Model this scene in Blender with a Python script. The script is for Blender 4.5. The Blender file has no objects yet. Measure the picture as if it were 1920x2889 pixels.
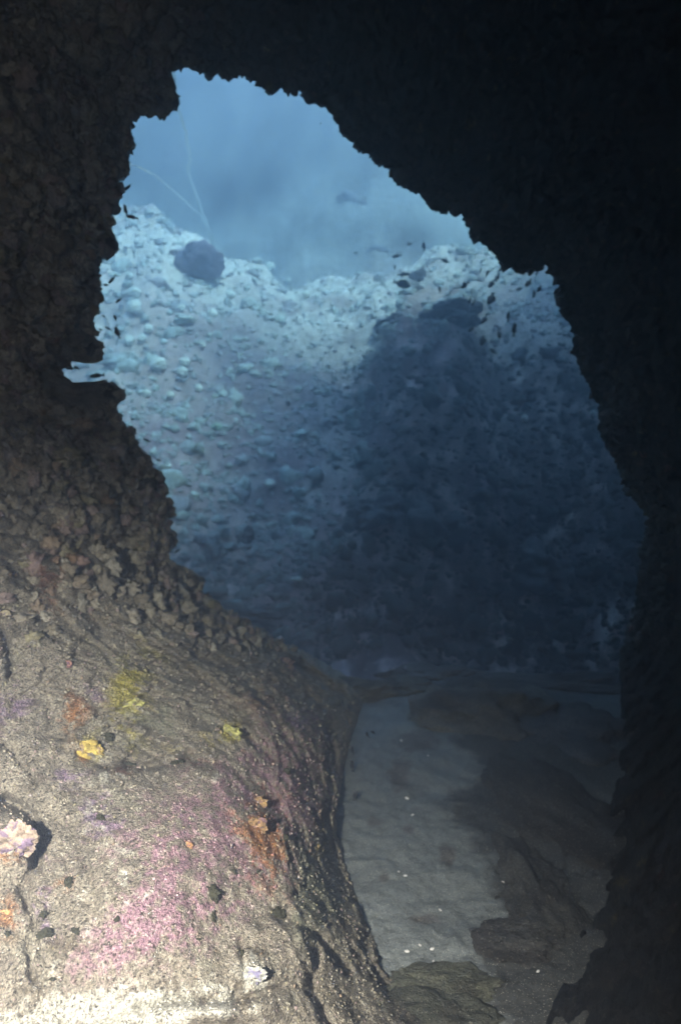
import bpy, math, random
import numpy as np
from mathutils import Vector, Matrix

# ------------------------------------------------------------------ camera, world, sun, exposure
sc = bpy.context.scene
COL = sc.collection
CAMZ = 1.6
F = 1538.0                      # focal length in units of a 1568 x 2359 picture
cam = bpy.data.cameras.new("camera"); camo = bpy.data.objects.new("camera", cam); COL.objects.link(camo)
camo.location = (0, 0, CAMZ); camo.rotation_euler = (math.radians(90), 0, 0)
cam.sensor_fit = 'VERTICAL'; cam.sensor_height = 24.0
cam.lens = 24.0 * F / 2359.0
cam.clip_start = 0.02; cam.clip_end = 500
cam.dof.use_dof = True; cam.dof.focus_distance = 1.7; cam.dof.aperture_fstop = 1.9
sc.camera = camo

SUN = Vector((0.40, -0.62, 0.82)).normalized()          # towards the sun
world = bpy.data.worlds.new("World"); sc.world = world; world.use_nodes = True
wn = world.node_tree; wn.nodes.clear()
sky = wn.nodes.new('ShaderNodeTexSky'); sky.sky_type = 'NISHITA'; sky.sun_disc = False
sky.sun_elevation = math.asin(SUN.z); sky.sun_rotation = math.atan2(SUN.x, SUN.y)
bgn = wn.nodes.new('ShaderNodeBackground'); bgn.inputs[1].default_value = 0.05
wo = wn.nodes.new('ShaderNodeOutputWorld')
wn.links.new(sky.outputs[0], bgn.inputs[0]); wn.links.new(bgn.outputs[0], wo.inputs[0])
sl = bpy.data.lights.new("sun", 'SUN'); sl.energy = 5.0; sl.angle = math.radians(9); sl.color = (1.0, 0.87, 0.88)
so = bpy.data.objects.new("sun", sl); COL.objects.link(so)
so.rotation_euler = (-SUN).to_track_quat('-Z', 'Y').to_euler()
# the diver's strobe: the flash that lights the near rock
st = bpy.data.lights.new("strobe", 'SPOT'); st.energy = 108; st.color = (1.0, 0.90, 0.76)
st.spot_size = math.radians(102); st.spot_blend = 1.0; st.shadow_soft_size = 0.05
sto = bpy.data.objects.new("strobe", st); COL.objects.link(sto)
sto.location = (-0.50, -0.15, 1.70)
sto.rotation_euler = Vector((-0.20, 0.85, -0.84)).to_track_quat('-Z', 'Y').to_euler()
s2 = bpy.data.lights.new("strobe_fill", 'SPOT'); s2.energy = 11.5; s2.color = (1.0, 0.84, 0.68); s2.spot_size = math.radians(80); s2.spot_blend = 1.0; s2.shadow_soft_size = 0.05
s2o = bpy.data.objects.new("strobe_fill", s2); COL.objects.link(s2o); s2o.location = (-0.55, -0.3, 2.05)  # weak second lamp, added to carry the flash up the left wall
s2o.rotation_euler = Vector((-0.36, 0.85, 0.38)).to_track_quat('-Z', 'Y').to_euler()
sc.view_settings.view_transform = 'Standard'; sc.view_settings.look = 'None'
sc.view_settings.exposure = 3.3; sc.view_settings.gamma = 1.0
sc.cycles.max_bounces = 5; sc.cycles.diffuse_bounces = 2; sc.cycles.glossy_bounces = 1
sc.cycles.volume_bounces = 1; sc.cycles.transparent_max_bounces = 4
sc.cycles.use_denoising = True
sc.cycles.sample_clamp_indirect = 2.0

rng = np.random.default_rng(7); random.seed(7)

# ------------------------------------------------------------------ helpers
def ray(px, py, Y):
    px = np.asarray(px, float); py = np.asarray(py, float)
    return np.stack([(px - 784) / F * Y, Y + 0 * px, CAMZ + (1180 - py) / F * Y], -1)
def P(px, py, Y): return Vector([float(v) for v in ray(px, py, Y)])

def hsh(i, j, k, s):
    n = (i.astype(np.int64) * 374761393 + j.astype(np.int64) * 668265263 + k.astype(np.int64) * 2147483647 + s * 974634777) & 0x7fffffff
    n = ((n ^ (n >> 13)) * 1274126177) & 0x7fffffff
    n = ((n ^ (n >> 15)) * 461845907) & 0x7fffffff
    return (n ^ (n >> 14)) / float(0x7fffffff)
def vnoise(p, s=0):
    f = np.floor(p); d = p - f; f = f.astype(np.int64); d = d * d * d * (d * (d * 6 - 15) + 10)
    r = 0
    for a in (0, 1):
        wa = d[:, 0] if a else 1 - d[:, 0]
        for b in (0, 1):
            wb = d[:, 1] if b else 1 - d[:, 1]
            for c in (0, 1):
                wc = d[:, 2] if c else 1 - d[:, 2]
                r = r + wa * wb * wc * hsh(f[:, 0] + a, f[:, 1] + b, f[:, 2] + c, s)
    return r * 2 - 1
def fbm(p, scale, octv=4, s=0, gain=0.5):
    a = 1.0; r = 0; q = p * scale; t = 0
    for o in range(octv):
        r = r + a * vnoise(q, s + o * 17); t += a; a *= gain; q = q * 2.03 + 11.7
    return r / t * 1.6
def ridged(p, scale, octv=3, s=0):
    a = 1.0; r = 0; q = p * scale; t = 0
    for o in range(octv):
        r = r + a * (1 - np.abs(vnoise(q, s + o * 17)) * 2); t += a; a *= .5; q = q * 2.1 + 5.3
    return r / t
def worley(p, scale, s=0):
    q = p * scale; f = np.floor(q).astype(np.int64); best = np.full(len(q), 9.0)
    for a in (-1, 0, 1):
        for b in (-1, 0, 1):
            for c in (-1, 0, 1):
                i, j, k = f[:, 0] + a, f[:, 1] + b, f[:, 2] + c
                dx = i + hsh(i, j, k, s) - q[:, 0]; dy = j + hsh(i, j, k, s + 5) - q[:, 1]; dz = k + hsh(i, j, k, s + 9) - q[:, 2]
                best = np.minimum(best, dx * dx + dy * dy + dz * dz)
    return np.sqrt(best)
def sstep(a, b, x):
    t = np.clip((x - a) / (b - a), 0, 1); return t * t * (3 - 2 * t)

def mesh_obj(name, verts, faces, mat, col=None, parent=None, smooth=True):
    me = bpy.data.meshes.new(name)
    verts = np.asarray(verts, np.float32); faces = np.asarray(faces, np.int32)
    n = faces.shape[1]
    me.vertices.add(len(verts)); me.vertices.foreach_set('co', verts.ravel())
    me.loops.add(faces.size); me.loops.foreach_set('vertex_index', faces.ravel())
    me.polygons.add(len(faces)); me.polygons.foreach_set('loop_start', np.arange(0, faces.size, n, dtype=np.int32))
    me.update(calc_edges=True); me.validate()
    me.polygons.foreach_set('use_smooth', np.full(len(me.polygons), smooth))
    if col is not None:
        at = me.color_attributes.new('Col', 'FLOAT_COLOR', 'POINT')
        c4 = np.ones((len(verts), 4), np.float32); c4[:, :3] = col
        at.data.foreach_set('color', c4.ravel())
    me.materials.append(mat)
    o = bpy.data.objects.new(name, me); COL.objects.link(o)
    if parent: o.parent = parent
    return o
def grid_faces(r, c, wrap=False):
    i = np.arange(r - 1)[:, None]; j = np.arange(c if wrap else c - 1)[None, :]
    j2 = (j + 1) % c
    return np.stack([i * c + j + 0 * i, i * c + j2 + 0 * i, (i + 1) * c + j2, (i + 1) * c + j], -1).reshape(-1, 4)
def tag(o, label=None, cat=None, group=None, kind=None):
    if label: o['label'] = label
    if cat: o['category'] = cat
    if group: o['group'] = group
    if kind: o['kind'] = kind
    return o

# ------------------------------------------------------------------ materials
def mat_base(name, rough=0.9, spec=0.2):
    m = bpy.data.materials.new(name); m.use_nodes = True; nt = m.node_tree
    b = nt.nodes['Principled BSDF']; b.inputs['Roughness'].default_value = rough
    b.inputs['Specular IOR Level'].default_value = spec
    return m, nt, b
def nd(nt, t, **kw):
    n = nt.nodes.new(t)
    for k, v in kw.items(): setattr(n, k, v)
    return n
def speckle_mat(name, color=None, vcol=True, fine=90.0, amp=0.6, bump=0.6, bscale=30.0, bdist=0.01, white=0.0, dark=0.0, rough=0.9, gran=0.0):
    m, nt, b = mat_base(name, rough)
    L = nt.links
    tc = nd(nt, 'ShaderNodeTexCoord')
    if vcol:
        base = nd(nt, 'ShaderNodeVertexColor', layer_name='Col').outputs[0]
    else:
        rgb = nd(nt, 'ShaderNodeRGB'); rgb.outputs[0].default_value = (*color, 1); base = rgb.outputs[0]
    n1 = nd(nt, 'ShaderNodeTexNoise'); n1.inputs['Scale'].default_value = fine; n1.inputs['Detail'].default_value = 5; n1.inputs['Roughness'].default_value = 0.7
    L.new(tc.outputs['Object'], n1.inputs['Vector'])
    mr = nd(nt, 'ShaderNodeMapRange'); mr.inputs[1].default_value = 0.3; mr.inputs[2].default_value = 0.7
    mr.inputs[3].default_value = 1 - amp; mr.inputs[4].default_value = 1 + amp
    L.new(n1.outputs[0], mr.inputs[0])
    mul = nd(nt, 'ShaderNodeVectorMath', operation='SCALE'); L.new(base, mul.inputs[0]); L.new(mr.outputs[0], mul.inputs['Scale'])
    out = mul.outputs[0]
    if white > 0:
        n2 = nd(nt, 'ShaderNodeTexNoise'); n2.inputs['Scale'].default_value = fine * 1.7; n2.inputs['Detail'].default_value = 1
        L.new(tc.outputs['Object'], n2.inputs['Vector'])
        r2 = nd(nt, 'ShaderNodeMapRange'); r2.inputs[1].default_value = 0.66; r2.inputs[2].default_value = 0.74
        r2.inputs[3].default_value = 0; r2.inputs[4].default_value = white
        L.new(n2.outputs[0], r2.inputs[0])
        mx = nd(nt, 'ShaderNodeMixRGB'); mx.inputs[2].default_value = (0.85, 0.83, 0.78, 1)
        L.new(r2.outputs[0], mx.inputs[0]); L.new(out, mx.inputs[1]); out = mx.outputs[0]
    if dark > 0:
        n3 = nd(nt, 'ShaderNodeTexNoise'); n3.inputs['Scale'].default_value = fine * 0.9; n3.inputs['Detail'].default_value = 3
        L.new(tc.outputs['Object'], n3.inputs['Vector'])
        r3 = nd(nt, 'ShaderNodeMapRange'); r3.inputs[1].default_value = 0.575; r3.inputs[2].default_value = 0.66
        r3.inputs[3].default_value = 0; r3.inputs[4].default_value = dark
        L.new(n3.outputs[0], r3.inputs[0])
        mx = nd(nt, 'ShaderNodeMixRGB'); mx.inputs[2].default_value = (0.05, 0.04, 0.03, 1)
        L.new(r3.outputs[0], mx.inputs[0]); L.new(out, mx.inputs[1]); out = mx.outputs[0]
    L.new(out, b.inputs['Base Color'])
    nb = nd(nt, 'ShaderNodeTexNoise'); nb.inputs['Scale'].default_value = bscale; nb.inputs['Detail'].default_value = 7; nb.inputs['Roughness'].default_value = 0.72
    L.new(tc.outputs['Object'], nb.inputs['Vector'])
    if gran > 0:
        ng = nd(nt, 'ShaderNodeTexNoise'); ng.inputs['Scale'].default_value = bscale * 4.2; ng.inputs['Detail'].default_value = 3
        L.new(tc.outputs['Object'], ng.inputs['Vector'])
        ma = nd(nt, 'ShaderNodeMath', operation='MULTIPLY_ADD'); ma.inputs[1].default_value = gran
        L.new(ng.outputs[0], ma.inputs[0]); L.new(nb.outputs[0], ma.inputs[2]); nb = ma
    bp = nd(nt, 'ShaderNodeBump'); bp.inputs['Strength'].default_value = bump; bp.inputs['Distance'].default_value = bdist
    L.new(nb.outputs[0], bp.inputs['Height']); L.new(bp.outputs[0], b.inputs['Normal'])
    return m
M_rock = speckle_mat('rock', fine=130, amp=0.95, bump=1.0, bscale=75, bdist=0.022, white=0.95, dark=0.85, gran=.8)
M_roof = speckle_mat('roof_rock', fine=40, amp=0.7, bump=1.0, bscale=18, bdist=0.08, white=0.06, dark=0.5)
M_sand = speckle_mat('sand', fine=110, amp=0.35, bump=0.8, bscale=45, bdist=0.012, white=0.7, dark=0.5)
M_reef = speckle_mat('reef', fine=6, amp=0.40, bump=0.8, bscale=4, bdist=0.10, white=0.25, dark=0.2)
M_rubble = speckle_mat('rubble', fine=9, amp=0.45, bump=0.8, bscale=14, bdist=0.05)
M_outcrop = speckle_mat('outcrop', fine=70, amp=0.5, bump=1.0, bscale=40, bdist=0.03, white=0.3, dark=0.5, gran=.4)

# ------------------------------------------------------------------ near layer: the outline of cave mouth + sandy gully
RIM = [(375,155),(390,148),(450,150),(455,160),(468,165),(475,158),(485,170),(495,162),(512,172),(518,182),(525,188),(534,183),(537,168),(548,163),(557,167),(565,176),(590,182),(600,192),(612,205),(625,216),(638,212),(648,200),(660,207),(680,211),(690,203),(700,199),(708,205),(708,225),(718,238),(740,244),(755,245),(772,254),(780,270),(779,298),(784,310),
(805,318),(816,322),(818,335),(835,351),(852,352),(862,368),(875,382),(890,384),(905,382),(918,394),(907,405),(907,420),(920,430),(932,427),(945,440),(960,444),(975,442),(985,432),(997,428),(998,434),(985,455),(987,475),(1000,489),(1020,486),(1050,482),(1056,490),(1068,488),(1082,510),(1084,535),(1100,552),(1120,563),(1128,578),(1145,588),(1150,602),(1165,611),(1178,608),(1186,630),(1200,635),(1215,625),(1230,616),(1243,602),(1255,600),(1262,610),(1260,622),(1270,626),(1275,620),(1288,622),(1286,650),(1292,670),(1277,690),(1290,705),(1292,725),(1310,740),(1318,760),(1322,785),
(1322,820),(1340,860),(1352,880),(1375,920),(1378,970),(1382,1000),(1405,1040),(1425,1080),(1440,1110),(1455,1140),(1458,1155),(1490,1170),(1505,1190),(1490,1220),(1480,1250),(1475,1290),(1470,1350),(1465,1400),(1445,1440),(1430,1500),(1425,1560),
(1432,1640),(1420,1700),(1422,1780),(1405,1850),(1395,1900),(1370,1950),(1352,2050),(1330,2150),(1305,2240),(1280,2300),(1255,2359),(1220,2500),(1180,2700),(1150,3000),(1120,3400),(1095,3800),
(1000,3900),(960,3700),(1080,3300),(1170,2900),(1200,2600),(1150,2430),(1080,2359),(1020,2325),(960,2290),(905,2260),(870,2215),(868,2170),(860,2130),(840,2090),(828,2060),(805,2005),(790,1960),(775,1920),(775,1880),(790,1800),(800,1760),(812,1710),(822,1680),(835,1640),(855,1600),
(820,1570),(790,1552),(750,1530),(700,1500),(675,1493),(650,1485),(625,1462),(600,1455),(580,1440),(560,1425),(545,1420),(530,1413),(515,1405),(500,1395),(485,1388),(470,1378),(463,1365),(472,1345),(466,1332),(450,1330),(440,1322),(420,1320),(400,1310),(387,1290),(385,1275),(402,1260),(408,1230),(402,1222),(395,1222),(385,1205),(392,1195),(408,1190),(400,1165),(385,1150),(383,1120),(375,1095),(360,1085),(350,1060),(335,1045),(322,1035),(310,1015),(305,990),(290,982),(280,970),(262,940),(275,932),(285,915),(282,900),(262,885),(250,882),(240,875),(225,880),(213,880),(200,892),(185,892),(170,880),(150,865),(144,853),(155,846),(165,845),(165,835),(172,828),(180,834),(190,837),(220,838),(237,830),(236,810),(242,792),(232,786),(225,784),(215,760),(210,745),(218,737),(220,725),(228,710),(230,690),(235,670),(226,655),(230,640),(228,625),(218,608),(230,605),(234,593),(245,583),(265,587),(277,577),(270,555),(258,535),(260,515),(253,490),(258,482),(270,480),(275,460),(274,445),(277,430),(272,410),(280,413),(290,408),(298,385),(297,372),(290,352),(300,340),(302,315),(296,285),(308,270),(318,250),(335,255),(350,255),(365,265),(385,271),(397,255),(395,230),(399,200),(393,180),(380,165)]
RIM = np.array(RIM, float)
KEY = [((375,155),(-600,-2000)),((780,290),(700,-2400)),((1160,600),(2200,-2000)),((1290,640),(3200,-800)),((1380,970),(3400,700)),((1425,1540),(3400,1900)),((1370,1950),(3300,3000)),((1255,2359),(3000,4000)),((1095,3800),(1300,5000)),((1000,3900),(900,5000)),((1080,2359),(300,4800)),((860,2130),(-300,4400)),((790,1960),(-900,3900)),((790,1800),(-1300,3400)),((850,1595),(-1700,2800)),((600,1455),(-1900,2200)),((400,1310),(-2100,1700)),((335,1045),(-2200,1200)),((150,853),(-2200,700)),((235,670),(-2200,300)),((277,430),(-2000,-500))]
cl = np.vstack([RIM, RIM[:1]]); seg = np.hypot(*np.diff(cl, axis=0).T); arc = np.concatenate([[0], np.cumsum(seg)])
TOT = arc[-1]
a_ = np.arange(0, TOT, 1.0); yy0 = np.interp(a_, arc, cl[:, 1]); xx0 = np.interp(a_, arc, cl[:, 0])
dens = np.where(yy0 < 1565, 1 / 2.7, np.where((xx0 < 1100) & (yy0 < 2500), 1 / 4.5, 1 / 11.0))
cum = np.concatenate([[0], np.cumsum(dens)[:-1]]); N = int(cum[-1]); u = np.interp(np.arange(N) / N * cum[-1], cum, a_)
rim = np.stack([np.interp(u, arc, cl[:, 0]), np.interp(u, arc, cl[:, 1])], -1)
def csmooth(a, sig):
    k = np.arange(-4 * sig, 4 * sig + 1); w = np.exp(-k * k / 2 / sig ** 2); w /= w.sum()
    return np.stack([np.convolve(np.concatenate([a[-4 * sig:, i], a[:, i], a[:4 * sig, i]]), w, 'valid') for i in range(a.shape[1])], -1)
rim_d = rim + 0
# tiny crust irregularity on the outline
nz = fbm(np.stack([rim[:, 0] / 9, rim[:, 1] / 9, 0 * u], -1), 1, 3, 3)
srim = csmooth(rim, 26)
tang = np.roll(srim, -6, 0) - np.roll(srim, 6, 0); tang /= np.linalg.norm(tang, axis=1)[:, None] + 1e-9
nrm = np.stack([tang[:, 1], -tang[:, 0]], -1)      # points out of the opening (outline runs clockwise)
def scallop(seed, gap, hgt):
    g = np.random.default_rng(seed); pts = np.cumsum(g.uniform(.5, 1.5, int(TOT / gap) + 2) * gap); pts = pts[pts < TOT]
    rr = g.uniform(.6, 1.25, len(pts)) * gap * .72; hh = g.uniform(.3, 1.2, len(pts)) * hgt; o_ = np.zeros(N)
    for p_, r_, h_ in zip(pts, rr, hh):
        d_ = np.minimum(np.abs(u - p_), TOT - np.abs(u - p_)) / r_
        o_ = np.maximum(o_, np.where(d_ < 1, h_ * np.sqrt(np.maximum(1 - d_ * d_, 0)), 0))
    return o_
inland = sstep(1560, 1500, rim[:, 1])
rim_d = rim + nrm * (nz * 2.0)[:, None] - nrm * ((scallop(3, 40, 6) + scallop(4, 15, 5) - 5) * inland)[:, None]
notch = (1 - sstep(60, 130, np.hypot(rim[:, 0] - 165, rim[:, 1] - 855)))[:, None]
rim_d = csmooth(rim_d, 2) * (1 - notch) + rim * notch
rim_d = rim_d + nrm * (3.2 * fbm(np.stack([rim[:, 0] / 5, rim[:, 1] / 5, 0 * u], -1), 1, 2, 5))[:, None]
ku = []; kt = []
for (a, b) in KEY:
    i = np.argmin(np.hypot(rim[:, 0] - a[0], rim[:, 1] - a[1])); ku.append(u[i]); kt.append(b)
ku = np.array(ku); kt = np.array(kt, float); od = np.argsort(ku); ku = ku[od]; kt = kt[od]
ku3 = np.concatenate([ku - TOT, ku, ku + TOT]); kt3 = np.vstack([kt, kt, kt])
outer = csmooth(np.stack([np.interp(u, ku3, kt3[:, 0]), np.interp(u, ku3, kt3[:, 1])], -1), 50)

# depth of the near layer: thin-plate spline through control points, in log depth
fl = lambda y: 2461.0 / (y - 1180)
CP = [(375,155,5.2),(560,170,5.6),(780,290,5.8),(990,440,6.0),(1160,600,6.2),(1290,640,6.3),(1330,850,6.4),(1400,1040,6.6),(1490,1200,6.9),(1430,1500,6.8),
(300,330,5.0),(260,520,4.8),(225,720,4.5),(150,855,4.3),(275,930,4.2),(340,1060,4.3),(400,1200,4.5),(400,1310,4.4),(470,1370,4.8),(600,1455,5.4),(750,1530,6.2),(850,1598,5.9),
(0,-200,3.6),(0,100,4.1),(0,400,4.2),(0,700,4.0),(0,900,3.7),(0,1200,3.0),(0,1500,2.4),(0,1800,1.95),(0,2100,1.62),(0,2359,1.42),
(200,1200,3.4),(200,1500,2.65),(200,1800,2.05),(200,2100,1.68),(200,2359,1.46),(400,1500,3.2),(400,1750,2.3),(400,2000,1.82),(400,2300,1.52),
(600,1600,3.5),(600,1800,2.5),(600,2100,1.85),(600,2350,1.58),(720,1700,3.7),(715,1900,2.65),(720,2100,2.05),(740,2350,1.68),
(812,1710,fl(1710)),(790,1800,fl(1800)),(790,1960,fl(1960)),(860,2130,fl(2130)),(960,2290,fl(2290)),(1080,2359,fl(2359)),(1200,2600,fl(2600)),(1100,3300,fl(3300)),(1000,3900,fl(3900)),
(1420,1700,fl(1700)),(1405,1850,fl(1850)),(1330,2150,fl(2150)),(1255,2359,fl(2359)),(1180,2700,fl(2700)),(1095,3800,fl(3800)),
(1568,0,5.0),(1568,600,5.3),(1568,1180,5.4),(1568,1700,3.6),(1568,2359,1.85),(1000,0,5.2),(560,-50,4.8),
(-600,-600,2.3),(784,-600,3.7),(784,-2400,1.3),(2200,-600,3.1),(2200,-2000,1.3),(3300,1180,1.1),(2300,1180,2.7),(3300,3500,.75),(2300,3000,1.0),(1300,5000,.68),(300,4800,.66),(-300,3400,.85),(-1300,3400,.72),(-700,2359,1.05),(-700,1500,1.6),(-2200,1700,.75),(-2200,700,.95),(-2000,-500,1.05),(-600,-2000,1.1),(-700,500,2.5)]
CP = np.array(CP)
def tps_k(r2): return np.where(r2 > 0, r2 * np.log(r2 + 1e-12), 0)
cx = CP[:, :2] / 1000; nC = len(CP)
K = tps_k(((cx[:, None] - cx[None]) ** 2).sum(-1)) + np.eye(nC) * 0.002
A = np.zeros((nC + 3, nC + 3)); A[:nC, :nC] = K; A[:nC, nC] = 1; A[:nC, nC + 1:] = cx; A[nC, :nC] = 1; A[nC + 1:, :nC] = cx.T
W = np.linalg.solve(A, np.concatenate([np.log(CP[:, 2]), [0, 0, 0]]))
def depth0(q):
    q = q / 1000; r = W[nC] + q @ W[nC + 1:]
    for i in range(nC): r = r + W[i] * tps_k(((q - cx[i]) ** 2).sum(-1))
    return np.exp(np.clip(r, math.log(0.5), math.log(7.4)))

# rings: from the outline towards the camera
L = np.linalg.norm(outer - srim, axis=1); dr = (outer - srim) / L[:, None]
s_px = np.concatenate([np.arange(0, 30, 3), np.arange(30, 1050, 4.6), 1050 + np.cumsum(np.linspace(8, 110, 22))])
R = len(s_px)
rings = []
det = rim_d - srim
for s in s_px:
    s_ = np.minimum(s, L)
    k = math.exp(-s / 60.0)
    rings.append(srim + dr * s_[:, None] + det * k)
ring_px = np.array(rings)                      # R,N,2
q = ring_px.reshape(-1, 2)
D = depth0(q)
base = ray(q[:, 0], q[:, 1], D)
S = np.repeat(s_px, N); U = np.tile(u, R)

def poly_dist(q, pts):
    pts = np.array(pts, float); best = np.full(len(q), 1e9)
    for a, b in zip(pts[:-1], pts[1:]):
        ab = b - a; t = np.clip(((q - a) @ ab) / (ab @ ab), 0, 1); d = np.hypot(*(q - (a + t[:, None] * ab)).T)
        best = np.minimum(best, d)
    return best
def blob(q, x, y, rx, ry=None, rot=0):
    ry = ry or rx; c, s = math.cos(rot), math.sin(rot); dx = q[:, 0] - x; dy = q[:, 1] - y
    return np.exp(-(((dx * c + dy * s) / rx) ** 2 + ((-dx * s + dy * c) / ry) ** 2))

near = sstep(0, 25, S)
leftlow = sstep(1250, 1500, q[:, 1]) * sstep(1150, 1000, q[:, 0])
upper = 1 - leftlow
f1 = fbm(base, 1.1, 4, 1); f2 = fbm(base, 4.5, 4, 2); f3 = fbm(base, 17, 4, 3, .6)
w1 = worley(base + 0.08 * np.stack([f2, f3, f1], -1), 4.2, 4); w2 = worley(base, 11, 6)
# folds that run along the rock's edge, as in the photograph
fold = ridged(np.stack([S / 46 + f2 * .9, U / 520 + f1, 0 * S], -1), 1, 3, 8)
warp = np.stack([q[:, 0] / 120 + f2 * .7 - q[:, 1] / 210, q[:, 1] / 75 + f1 * .8 + q[:, 0] / 100, 0 * S], -1)
crackn = 1 - np.abs(vnoise(warp, 40)) * 2
dd = (0.035 * f1 + (0.012 + .014 * upper) * f2 + 0.010 * f3 * (0.4 + 0.6 * near)) * (0.3 + 0.7 * near)
dd += upper * near * (0.060 * (w1 - .45) + 0.026 * (w2 - .45)) * 1.8
w3 = worley(base, 26, 12)
dd += leftlow * near * (0.006 * (w2 - .45) + .012 * sstep(.34, .1, w3) * sstep(-.2, .5, f2) - .006 * (w3 - .4))
foldm = leftlow * near * (blob(q, 620, 1620, 330, 200, .5) + .8 * blob(q, 740, 1820, 130, 300) + .6 * blob(q, 300, 1420, 300, 120))
dd -= 0.044 * fold * np.clip(foldm, 0, 1.1)
dd += leftlow * near * (.006 + .016 * blob(q, 400, 1600, 420, 170)) * sstep(.66, 1, crackn) * (1 - blob(q, 450, 2050, 280, 220))
CR = [([(0,1440),(25,1500),(20,1560)],9,.05),([(0,1700),(40,1740),(85,1800)],5,.02),([(15,1845),(55,1865),(85,1900),(80,1990)],16,.06),([(78,1900),(92,1960),(74,2000),(50,2060),(78,2140),(66,2200),(84,2260)],8,.018),
 ([(150,1900),(190,1890)],5,.01),([(300,1765),(345,1772),(420,1755),(440,1735)],8,.035),([(180,1740),(250,1765),(300,1765)],6,.02),([(455,1450),(450,1510),(520,1540),(600,1530)],9,.03),([(650,1500),(720,1560),(790,1600)],8,.02),
 ([(555,2160),(560,2260),(545,2290)],7,.02),([(640,2110),(740,2160),(800,2240)],10,.03),([(730,2190),(720,2290),(760,2359)],10,.03),([(240,2360),(330,2318),(430,2300),(560,2300),(650,2270)],7,.025),([(600,2130),(700,2050),(720,1950)],6,.012),
 ([(760,1650),(768,1750),(760,1850),(745,1900)],7,.02),([(430,1620),(470,1660),(560,1690),(640,1760)],8,.02),([(250,1560),(330,1600),(420,1610)],7,.015),([(830,2060),(850,2130),(840,2200),(900,2290)],12,.03),
 ([(60,760),(110,700),(150,560)],14,.05),([(200,880),(215,1000),(300,1100)],12,.03),([(0,300),(60,330),(140,260)],14,.04),([(250,1150),(300,1250),(380,1330)],10,.02)]
CRD = []
for pts, w, a in CR:
    d = poly_dist(q + np.stack([f3, f2], -1) * 9, pts); m_ = np.exp(-(d / w) ** 2); CRD.append(m_); dd += a * m_
for x, y, rx, ry, rot, a in [(25,1935,55,62,0,-.06),(120,1480,110,80,0,-.03),(300,2040,260,170,-.4,-.05),(700,2180,70,90,0,-.05),(585,2240,40,50,0,-.03),(640,1540,70,26,.5,-.035),(335,1250,60,60,0,-.03),(30,1010,45,60,0,-.04),
                             (90,1150,80,70,0,-.03),(370,1690,130,60,.1,.05),(660,2010,60,120,0,-.03),(40,2200,60,90,0,-.03),(500,2335,160,30,-.1,-.05),(180,650,60,80,0,-.05),(100,420,80,90,0,-.05),(130,230,90,60,0,-.04),(60,90,80,60,0,-.03)]:
    dd += a * blob(q, x, y, rx, ry, rot)
# rounded lip where the rock turns away at the outline
dd += 0.05 * np.exp(-S / 14.0) * leftlow
Dn = np.clip(D * np.exp(np.clip(dd, -.3, .3)), 0.42, 8)
V_in = ray(q[:, 0], q[:, 1], Dn)

# -------- rock colours (crust colours, with flash glare and wall shade painted in)
def mixc(c, col, m): return c * (1 - m[:, None]) + np.array(col)[None] * m[:, None]
c0 = np.tile(np.array([0.37, 0.325, 0.275]), (len(q), 1))
g1 = fbm(base, 7, 5, 21, .62); g2 = fbm(base, 9, 5, 31, .62); g3 = fbm(base, 13, 5, 41, .62); g4 = fbm(base, 26, 4, 51, .7); g5 = fbm(base, 60, 3, 55, .8)
c0 *= (1 + 0.30 * g1 + 0.22 * g4)[:, None]
c0 = mixc(c0, (0.16, 0.13, 0.09), sstep(.15, .75, g2) * .75)                       # brown turf
c0 = mixc(c0, (0.50, 0.46, 0.38), sstep(.25, .7, -g1) * .6 * leftlow)
pinkm = 1.35 * blob(q, 470, 1970, 280, 190, -.5) + .9 * blob(q, 360, 2130, 150, 70, -.4) + .7 * blob(q, 650, 1720, 150, 120) + .5 * blob(q, 200, 2240, 90, 50) + .8 * blob(q, 690, 1860, 70, 100)
c0 = mixc(c0, (0.45, 0.26, 0.35), sstep(-.1, .9, g3 + .8 * g5 + pinkm * .9 - .55) * np.clip(pinkm, 0, 1) * sstep(-1.1, .3, g5 + g4) * .9)
purp = blob(q, 155, 1780, 45, 30) + blob(q, 230, 1880, 80, 60) + blob(q, 30, 1620, 60, 80) + blob(q, 110, 2100, 40, 60) + .8 * blob(q, 40, 2120, 50, 60) + blob(q, 220, 1630, 50, 60) + blob(q, 680, 1660, 70, 30) + .8 * blob(q, 100, 1980, 25, 70)
c0 = mixc(c0, (0.30, 0.20, 0.36), sstep(.1, .6, g2 + purp * .9 - .5 + .7 * g5) * np.clip(purp, 0, 1) * .8)
yel = blob(q, 290, 1640, 60, 90) + blob(q, 210, 1730, 55, 35) + blob(q, 530, 1690, 50, 40) + .7 * blob(q, 300, 1560, 40, 40) + .7 * blob(q, 740, 1940, 30, 90) + .6 * blob(q, 350, 1500, 60, 50) + .5 * blob(q, 440, 1720, 70, 40)
c0 = mixc(c0, (0.46, 0.40, 0.05), sstep(.0, .5, g3 + yel - .55 + .7 * g5) * np.clip(yel, 0, 1) * .85)
ora = blob(q, 170, 1640, 40, 60) + blob(q, 195, 1745, 18, 25) + blob(q, 600, 1900, 90, 110) + .9 * blob(q, 15, 1960, 40, 40) + .9 * blob(q, 20, 2110, 30, 50) + .8 * blob(q, 430, 1950, 16, 16) + .7 * blob(q, 120, 1320, 60, 120) + .5 * blob(q, 640, 2000, 60, 80) + .6 * blob(q, 135, 2030, 40, 30)
c0 = mixc(c0, (0.42, 0.17, 0.05), sstep(.05, .5, -g2 + ora - .55 + .7 * g5) * np.clip(ora, 0, 1) * .85)
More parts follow.
